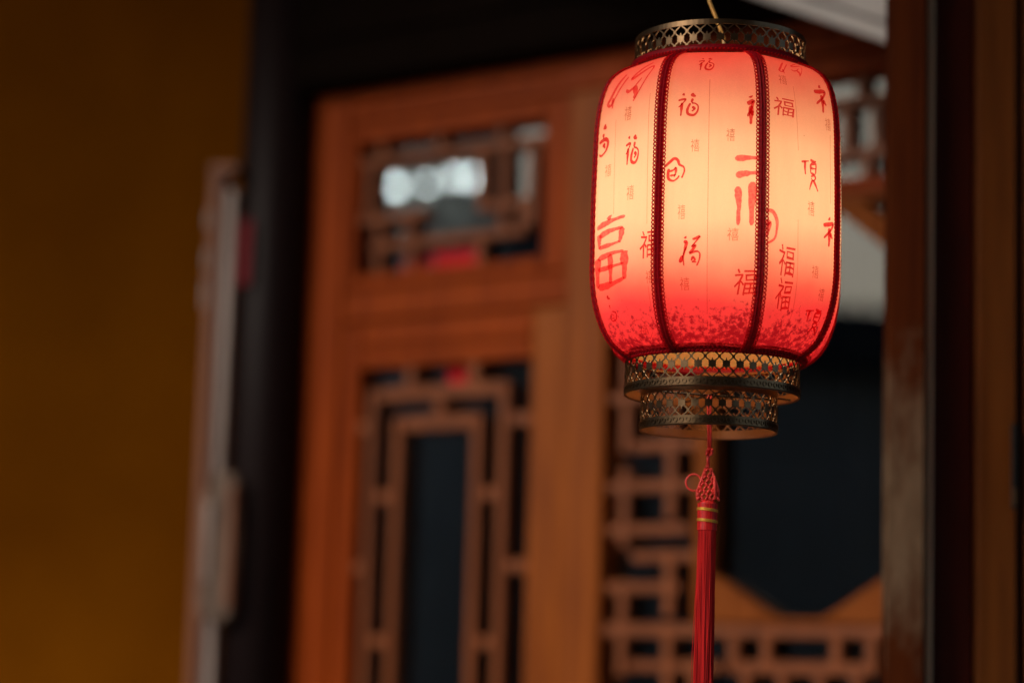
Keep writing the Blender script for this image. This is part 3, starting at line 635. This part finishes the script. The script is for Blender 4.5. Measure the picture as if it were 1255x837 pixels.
PRINTS = [
    (0, 'flow', 0.463, 0.0586, 0.0736, 0.0574),
    (0, 'stamp', 0.531, 0.0985, 0.0132, 0.0175),
    (0, 'part', 0.150, 0.1235, 0.0236, 0.0374),
    (0, 'run', 0.637, 0.1434, 0.0267, 0.0374),
    (0, 'stamp', 0.244, 0.1621, 0.0134, 0.0150),
    (0, 'stamp', 0.619, 0.1958, 0.0134, 0.0175),
    (0, 'big_fu', 0.319, 0.2607, 0.0581, 0.0873),
    (0, 'bold', 0.887, 0.2607, 0.0268, 0.0324),
    (0, 'stamp', 0.900, 0.2993, 0.0118, 0.0150),
    (0, 'dot_ring', 0.256, 0.3280, 0.0184, 0.0324),
    (0, 'hex', 0.694, 0.3604, 0.0300, 0.0274),
    (1, 'run', 0.438, 0.0437, 0.0215, 0.0224),
    (1, 'run', 0.281, 0.0973, 0.0278, 0.0299),
    (1, 'stamp', 0.344, 0.1472, 0.0104, 0.0150),
    (1, 'stamp', 0.694, 0.1347, 0.0104, 0.0150),
    (1, 'half', 0.888, 0.1048, 0.0088, 0.0349),
    (1, 'swirl', 0.150, 0.1759, 0.0238, 0.0274),
    (1, 'big_shi', 0.856, 0.2008, 0.0283, 0.0823),
    (1, 'stamp', 0.225, 0.2257, 0.0090, 0.0175),
    (1, 'stamp', 0.731, 0.2519, 0.0134, 0.0150),
    (1, 'run2', 0.325, 0.2719, 0.0268, 0.0349),
    (1, 'stamp', 0.263, 0.3093, 0.0117, 0.0150),
    (1, 'bold', 0.863, 0.3068, 0.0264, 0.0299),
    (2, 'flow', 0.450, 0.0387, 0.0452, 0.0274),
    (2, 'stamp', 0.269, 0.0611, 0.0126, 0.0125),
    (2, 'bold', 0.256, 0.0960, 0.0308, 0.0224),
    (2, 'half', 0.812, 0.0748, 0.0258, 0.0349),
    (2, 'stamp', 0.869, 0.1048, 0.0103, 0.0150),
    (2, 'seal', 0.594, 0.1709, 0.0283, 0.0374),
    (2, 'stamp', 0.613, 0.2108, 0.0119, 0.0175),
    (2, 'half', 0.881, 0.2345, 0.0224, 0.0349),
    (2, 'arc', 0.100, 0.2420, 0.0179, 0.0399),
    (2, 'tall', 0.300, 0.2769, 0.0268, 0.0349),
    (2, 'tall', 0.294, 0.3168, 0.0246, 0.0349),
    (2, 'stamp', 0.688, 0.2844, 0.0119, 0.0150),
    (2, 'stamp', 0.806, 0.3093, 0.0102, 0.0150),
    (2, 'seal', 0.762, 0.3430, 0.0303, 0.0324),
]
LINES = [
    (0, 0.338, 0.1023, 0.363, 0.2170),
    (0, 0.838, 0.0798, 0.863, 0.2370),
    (0, 0.875, 0.3093, 0.888, 0.3417),
    (1, 0.475, 0.0673, 0.488, 0.3592),
    (2, 0.400, 0.0673, 0.438, 0.1447),
    (2, 0.900, 0.1172, 0.900, 0.1996),
    (2, 0.438, 0.2270, 0.450, 0.3318),
    (2, 0.450, 0.3318, 0.425, 0.3617),
]

more = []
for k in (3, 4, 5, 6, 7):                                        # the far panels repeat the cloth's motifs
    for kk, nme, f, s, wd, hh in PRINTS:
        if kk == (k + 1) % 3: more.append((k, nme, f, s, wd, hh))
ALL = PRINTS + more
for k in range(8):
    mb = MB(); NF, NS = 13, 56
    for i in range(NF):
        for j in range(NS): mb.v.append(shell(k, i / (NF - 1), LENGTH * j / (NS - 1)))
    for i in range(NF - 1):
        for j in range(NS - 1): mb.f.append((i*NS + j, i*NS + j + 1, (i+1)*NS + j + 1, (i+1)*NS + j))
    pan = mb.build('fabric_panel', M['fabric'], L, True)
    n_ = 0
    for kk, nme, f, s, wd, hh in ALL:
        if kk != k: continue
        lift = 0.0006 + n_ * 0.00002; n_ += 1; groups = {'ink': MB(), 'ink_big': MB(), 'ink_fine': MB()}
        if nme == 'stamp': glyph_mesh(groups['ink_fine'], '禧', k, f, s, wd * 0.95, hh, lift, 0, 0.03)
        elif nme == 'bold': glyph_mesh(groups['ink'], '福', k, f, s, wd, hh, lift, 0.04, 0.04)
        elif nme == 'tall': glyph_mesh(groups['ink'], '福', k, f, s, wd * 0.9, hh * 1.04, lift, 0.07, 0.06)
        elif nme == 'hex':
            strokes_mesh(groups['ink_fine'], k, f, s, wd, hh, GL['hexagon'], lift); glyph_mesh(groups['ink_fine'], '福', k, f, s, wd * 0.5, hh * 0.42, lift, 0.1, 0.03)
        else:
            g = 'ink_big' if nme in ('big_fu', 'big_shi', 'flow', 'arc') else 'ink'
            strokes_mesh(groups[g], k, f, s, wd, hh, GL[nme], lift, 0.16 if nme.startswith('big') else 0.06)
        for g, mb3 in groups.items():
            if mb3.v: mb3.build('printed_character', M[g], pan)
    for kk, f0, s0, f1, s1 in LINES:
        if kk != (k if k < 3 else (k + 1) % 3): continue
        mb2 = MB(); i0 = 0
        for j in range(13):
            t = j / 12; f = f0 + (f1 - f0) * t; s = s0 + (s1 - s0) * t
            mb2.v += [shell(k, f - 0.0026, s, 0.0005), shell(k, f + 0.0026, s, 0.0005)]
        mb2.f += [(i0 + 2*j, i0 + 2*j + 1, i0 + 2*j + 3, i0 + 2*j + 2) for j in range(12)]
        mb2.build('printed_line', M['ink_fine'], pan)

# braided trim down each rib
for k in range(8):
    core, loops = MB(), MB()
    a = RIB_ANGLES[k]; e_r = Vector((math.sin(a), -math.cos(a), 0)); e_t = Vector((math.cos(a), math.sin(a), 0))
    n = 86; rows = []
    for j in range(n + 1):
        s = LENGTH * j / n; r, z = profile_at(s)
        r2, z2 = profile_at(s + 0.002); r1, z1 = profile_at(s - 0.002)
        t = (e_r * (r2 - r1) + Vector((0, 0, z2 - z1))).normalized(); nrm = t.cross(e_t); nrm = nrm if nrm.dot(e_r) + nrm.z * 0.0 > 0 or abs(nrm.dot(e_r)) < 0.2 and nrm.z * (z - 0.26) > 0 else -nrm
        rows.append((e_r * r + Vector((0, 0, z)), t, nrm))
    prof = [(-0.0042, -0.001), (-0.0040, 0.0012), (-0.0021, 0.0026), (0, 0.0014), (0.0021, 0.0026), (0.0040, 0.0012), (0.0042, -0.001)]
    for j, (p, t, nrm) in enumerate(rows):
        wv = 1 + 0.10 * (-1) ** j
        for x, y in prof: core.v.append(tuple(p + e_t * x * wv + nrm * y * wv))
    m_ = len(prof)
    for j in range(n):
        for i in range(m_ - 1): core.f.append((j*m_ + i, j*m_ + i + 1, (j+1)*m_ + i + 1, (j+1)*m_ + i))
    rib = core.build('rib_braid', M['trim_core'], L)
    for j, (p, t, nrm) in enumerate(rows):
        if j == 0 or j == n: continue
        for sx_ in (-1, 1):
            c = p + e_t * sx_ * 0.0060 + nrm * 0.0009
            loops.tube([c + (e_t * math.cos(q) + t * math.sin(q)) * 0.00195 for q in [2 * math.pi * i / 7 for i in range(8)]], 0.00085, 4, True)
    tag(loops.build('loop_edging', M['trim'], rib), kind='stuff')

# braided seams round the top and the foot of the cloth
for s, rows_ in ((0.0, ((0.0012, 0.0034), (-0.0014, -0.0016))), (LENGTH, ((0.0058, 0.0098), (0.0034, 0.0054), (0.0012, 0.0010)))):
    mb = MB(); r0, z0 = profile_at(s); n = 132
    for ri, (dr, dz) in enumerate(rows_):
        for i in range(n):
            an = 2 * math.pi * (i + 0.5 * ri) / n; r = r0 + dr
            ro = Matrix.Rotation(an, 3, 'Z') @ Matrix.Rotation(R(38 if ri % 2 else -38), 3, 'Y')
            mb.ball((r * math.sin(an), -r * math.cos(an), z0 + dz), 0.0040, 0.0021, 0.0019, ro)
    sb_ = MB().lathe([(r0 - 0.002, z0 - 0.001), (r0 + 0.0012, z0 - 0.001), (r0 + 0.0045, z0 + 0.007), (r0 - 0.002, z0 + 0.006)], 96, True).build('seam_tape', M['trim_core'], L, True)
    tag(mb.build('seam_braid', M['trim'], sb_, True), kind='stuff')

# pierced metal bands
def band(name, r, z0, z1, rim0, rim1, units, dx=0.0):
    root = MB().lathe([(r - 0.0006, z0), (r + 0.0006, z0), (r + 0.0006, z0 + rim0), (r - 0.0006, z0 + rim0)], 96, True)
    root.lathe([(r - 0.0006, z1 - rim1), (r + 0.0006, z1 - rim1), (r + 0.0006, z1), (r - 0.0006, z1)], 96, True)
    root.tube([(( r + 0.0004) * math.sin(2*math.pi*i/96), -(r + 0.0004) * math.cos(2*math.pi*i/96), z0) for i in range(96)], 0.0011, 6, True)
    o = root.build(name, M['bronze'], L); o.location.x = dx
    fil, scr = MB(), MB(); wu = 2 * math.pi * r / units; a, b = z0 + rim0 - 0.0005, z1 - rim1 + 0.0005; zm = (a + b) / 2; hz = (b - a) / 2
    T = 0.0005
    def strip(mb, pts, wd, closed=False, lift=0.0):
        n = len(pts); i0 = len(mb.v)
        for i, (x, z) in enumerate(pts):
            p = pts[i-1] if (i or closed) else pts[i]; q = pts[(i+1) % n] if (i < n-1 or closed) else pts[i]
            tx, tz = q[0]-p[0], q[1]-p[1]; l = math.hypot(tx, tz) or 1; nx, nz = -tz/l*wd/2, tx/l*wd/2
            for sx_, rr in ((1, r+T+lift), (-1, r+T+lift), (-1, r-T), (1, r-T)):
                an = (x + sx_*nx) / r; mb.v.append((rr*math.sin(an), -rr*math.cos(an), z + sx_*nz))
        for i in range(n if closed else n-1):
            j = (i+1) % n
            for c in range(4): mb.f.append((i0+4*i+c, i0+4*i+(c+1) % 4, i0+4*j+(c+1) % 4, i0+4*j+c))
    def disc(mb, x, z, rad, petals=0):
        n = 24 if petals else 8; i0 = len(mb.v)
        for rr in (r+T+0.0003, r-T-0.0003):
            for i in range(n):
                th = 2*math.pi*i/n; q = rad*(0.87+0.13*math.cos(petals*th)) if petals else rad
                an = (x+q*math.sin(th))/r; mb.v.append((rr*math.sin(an), -rr*math.cos(an), z+q*math.cos(th)))
        mb.f += [tuple(range(i0, i0+n)), tuple(range(i0+2*n-1, i0+n-1, -1))] + [(i0+i, i0+n+i, i0+n+(i+1) % n, i0+(i+1) % n) for i in range(n)]
    node_z = 0.0086
    for i in range(units):
        x = i * wu
        for sg in (1, -1):
            pts = []
            for q in range(-8, 9):
                t = q / 8; xx = t * hz / node_z * wu / 2
                ph = 2 * math.pi * (t * hz / node_z) / 2
                pts.append((x + sg * (xx - 0.035 * wu * math.sin(2 * ph)), zm + t * hz))
            strip(fil, pts, 0.0015)
        disc(fil, x, zm, 0.0053, 6)
        for sg in (1, -1): disc(fil, x + wu/2, zm + sg*node_z, 0.0019)
        for sg in (1, -1): strip(fil, [(x, zm + sg*0.0045), (x, zm + sg*0.0068)], 0.0012)
        if rim0 > 0.006:
            for h in (0, 0.5):
                cx = x + h * wu; cz = z0 + rim0 * 0.52
                strip(scr, [(cx + 0.0026*math.cos(q), cz + 0.0026*math.sin(q)) for q in [2*math.pi*i2/10 for i2 in range(10)]], 0.0011, True, 0.0011)
    MB().lathe([(r - 0.0008, z0 + 0.0004), (r - 0.0008, z0 + 0.0032), (r - 0.0014, z0 + 0.0032), (r - 0.0014, z0 + 0.0004)], 96, True).build('inner_rim', M['brass'], o)
    fo = fil.build('filigree', M['bronze'], o); tag(fo, kind='stuff')
    if scr.v: tag(scr.build('scroll_relief', M['bronze'], o), kind='stuff')
    return o
band('top_band', 0.1035, 0.4400, 0.4795, 0.002, 0.006, 40, 0.0)
band('bottom_band', 0.1040, 0.0422, 0.0850, 0.0105, 0.002, 40, -0.003)
band('foot_band', 0.0815, 0.0, 0.0482, 0.0105, 0.0085, 32, -0.0065)
# wire spokes that tie the bands together, the bulb and its holder
def wirepart(path, rad, closed=False): MB().tube(path, rad, 6, closed).build('frame_wire', M['black_iron'], L)
for q in range(4):
    a = R(22 + 90 * q); c, s_ = math.cos(a), math.sin(a)
    wirepart([(0.1035 * c, 0.1035 * s_, 0.4425), (0.02 * c, 0.02 * s_, 0.4425)], 0.0011)
    wirepart([(0.104 * c - 0.003, 0.104 * s_, 0.0445), (0.0815 * c - 0.0065, 0.0815 * s_, 0.0465)], 0.0012)
    wirepart([(0.0815 * c - 0.0065, 0.0815 * s_, 0.0440), (-0.0065, 0, 0.0440)], 0.0011)
wirepart([(0.02 * math.cos(q), 0.02 * math.sin(q), 0.4425) for q in [2 * math.pi * i / 16 for i in range(16)]], 0.0011, True)
bu = MB().lathe([(0, 0.180), (0.018, 0.182), (0.026, 0.190), (0.027, 0.22), (0.027, 0.28), (0.025, 0.31), (0.015, 0.324), (0, 0.325)], 20).build('bulb', M['bulb'], L, True)
MB().lathe([(0, 0.3255), (0.015, 0.3255), (0.019, 0.331), (0.019, 0.361), (0.010, 0.371), (0, 0.371)], 20).build('bulb_socket', M['ceramic'], L)
crd = MB().tube([(0, 0, 0.368), (0.001, 0, 0.41), (0.005, -0.002, 0.455), (0.004, 0, 0.485), (-0.004, 0, 0.506), (-0.014, 0, 0.53), (-0.022, 0, 0.60), (-0.016, 0, 0.80), (0.0, 0, 1.0), (0.0, 0, 1.974)], 0.0021, 8).build('power_wire', M['wire'])
crd.location = L.location; crd.rotation_euler = L.rotation_euler
tag(crd, 'yellowish electric wire the lit lantern hangs from', 'wire')

# ---------------------------------------------------------------- the tassel under it
T = thing('tassel', 'red silk tassel with woven knot and gold bands hanging under the lantern', 'tassel', (0.2385, 2.875, 1.36), R(-4.83))
def tz(z): return z - 1.36
c1 = MB()
for sx_ in (-1, 1):
    c1.tube([(sx_ * 0.0013, 0, tz(1.872)), (sx_ * 0.0016, 0.0005 * sx_, tz(1.845)), (sx_ * 0.0014 + 0.001, -0.0005 * sx_, tz(1.822)), (sx_ * 0.0012 + 0.001, 0, tz(1.806))], 0.0014, 6)
for q in range(3):
    c1.tube([(0.0012 + 0.0036 * math.cos(t + q), -0.002 + 0.0026 * math.sin(2 * t + q), tz(1.803) + 0.0036 * math.sin(t + 2 * q)) for t in [2 * math.pi * i / 14 for i in range(14)]], 0.0013, 6, True)
c1.tube([(0.001, 0, tz(1.803)), (-0.0005, 0, tz(1.795)), (0, 0, tz(1.786))], 0.0021, 7)
c1.build('cord', M['red_cord'], T, True)
kn = MB()
def half(z):
    t = (1.788 - z) / 0.041
    return 0.0022 + 0.0118 * min(1, t) ** 0.85
row = 0
z = 1.7855
while z > 1.7475:
    h = half(z); n = max(1, int(round(2 * h / 0.0050)))
    for i in range(n):
        x = (i + 0.5) / n * 2 * h - h + (0.0008 if row % 2 else -0.0008)
        for y in (-0.0034, 0.0034):
            kn.ball((x, y, tz(z)), 0.0034, 0.0026, 0.0016, Matrix.Rotation(R(-48 if (row + i) % 2 else 48), 3, 'Y'), 7, 5)
    row += 1; z -= 0.0042
kn.tube([(0.003, -0.002, tz(1.784)), (0.0085, -0.0045, tz(1.770)), (0.0128, -0.002, tz(1.757)), (0.0125, 0, tz(1.749)), (0.009, -0.005, tz(1.7475)), (0.0082, -0.0058, tz(1.760)), (0.0075, -0.005, tz(1.774))], 0.0016, 7)
kn.tube([(-0.003, -0.002, tz(1.784)), (-0.0075, -0.004, tz(1.770)), (-0.0128, -0.002, tz(1.755)), (-0.0125, 0, tz(1.748)), (-0.006, -0.003, tz(1.7455)), (0.004, -0.003, tz(1.7455))], 0.0016, 7)
ko = kn.build('woven_knot', M['red_cord'], T, True)
MB().tube([(-0.0168 + 0.0092 * math.cos(t), -0.001, tz(1.7665) + 0.0098 * math.sin(t)) for t in [2 * math.pi * i / 28 for i in range(28)]], 0.00125, 7, True).build('side_loop', M['red_cord'], ko, True)
hm = MB()
for i in range(27): hm.tube([(0.0113 * math.cos(t), 0.0113 * math.sin(t), 0.3505 + i * 0.00118) for t in [2 * math.pi * q / 24 for q in range(24)]], 0.00075, 5, True)
hd = hm.lathe([(0, 0.3848), (0.0080, 0.3848), (0.0100, 0.3825), (0.0108, 0.378), (0.0110, 0.350), (0, 0.350)], 28).build('tassel_head', M['red_silk'], T, True)
for zc in (0.3742, 0.3612):
    g = MB()
    for i in range(3): g.tube([(0.0121 * math.cos(t), 0.0121 * math.sin(t), zc + (i - 1) * 0.0011 - 0.0012 * math.cos(t)) for t in [2 * math.pi * q / 28 for q in range(28)]], 0.0007, 5, True)
    g.build('gold_band', M['gold'], hd, True)
fr_ = MB(); rnd = random.Random(3)
for i in range(300):
    a = rnd.uniform(0, 2 * math.pi); q = math.sqrt(rnd.uniform(0.2, 1)); loose = i % 14 == 0
    x, y = math.cos(a) * q, math.sin(a) * q; ln = rnd.uniform(0.0, 0.020); am = 0.0026 if loose else 0.0011
    p1, p2 = rnd.uniform(0, 6.3), rnd.uniform(0, 6.3); pts = []
    for k in range(12):
        t = k / 11; sp_ = 0.0108 + 0.0026 * t + (0.0020 * t if loose else 0)
        pts.append((x * sp_ + am * t ** 0.5 * math.sin(7 * t + p1) - 0.0012 * math.sin(3 * t), y * sp_ + am * t ** 0.5 * math.sin(6 * t + p2), 0.352 - (0.352 - ln) * t))
    fr_.tube(pts, rnd.uniform(0.0005, 0.0009), 4, False, False)
tag(fr_.build('fringe', M['red_silk'], T), kind='stuff')
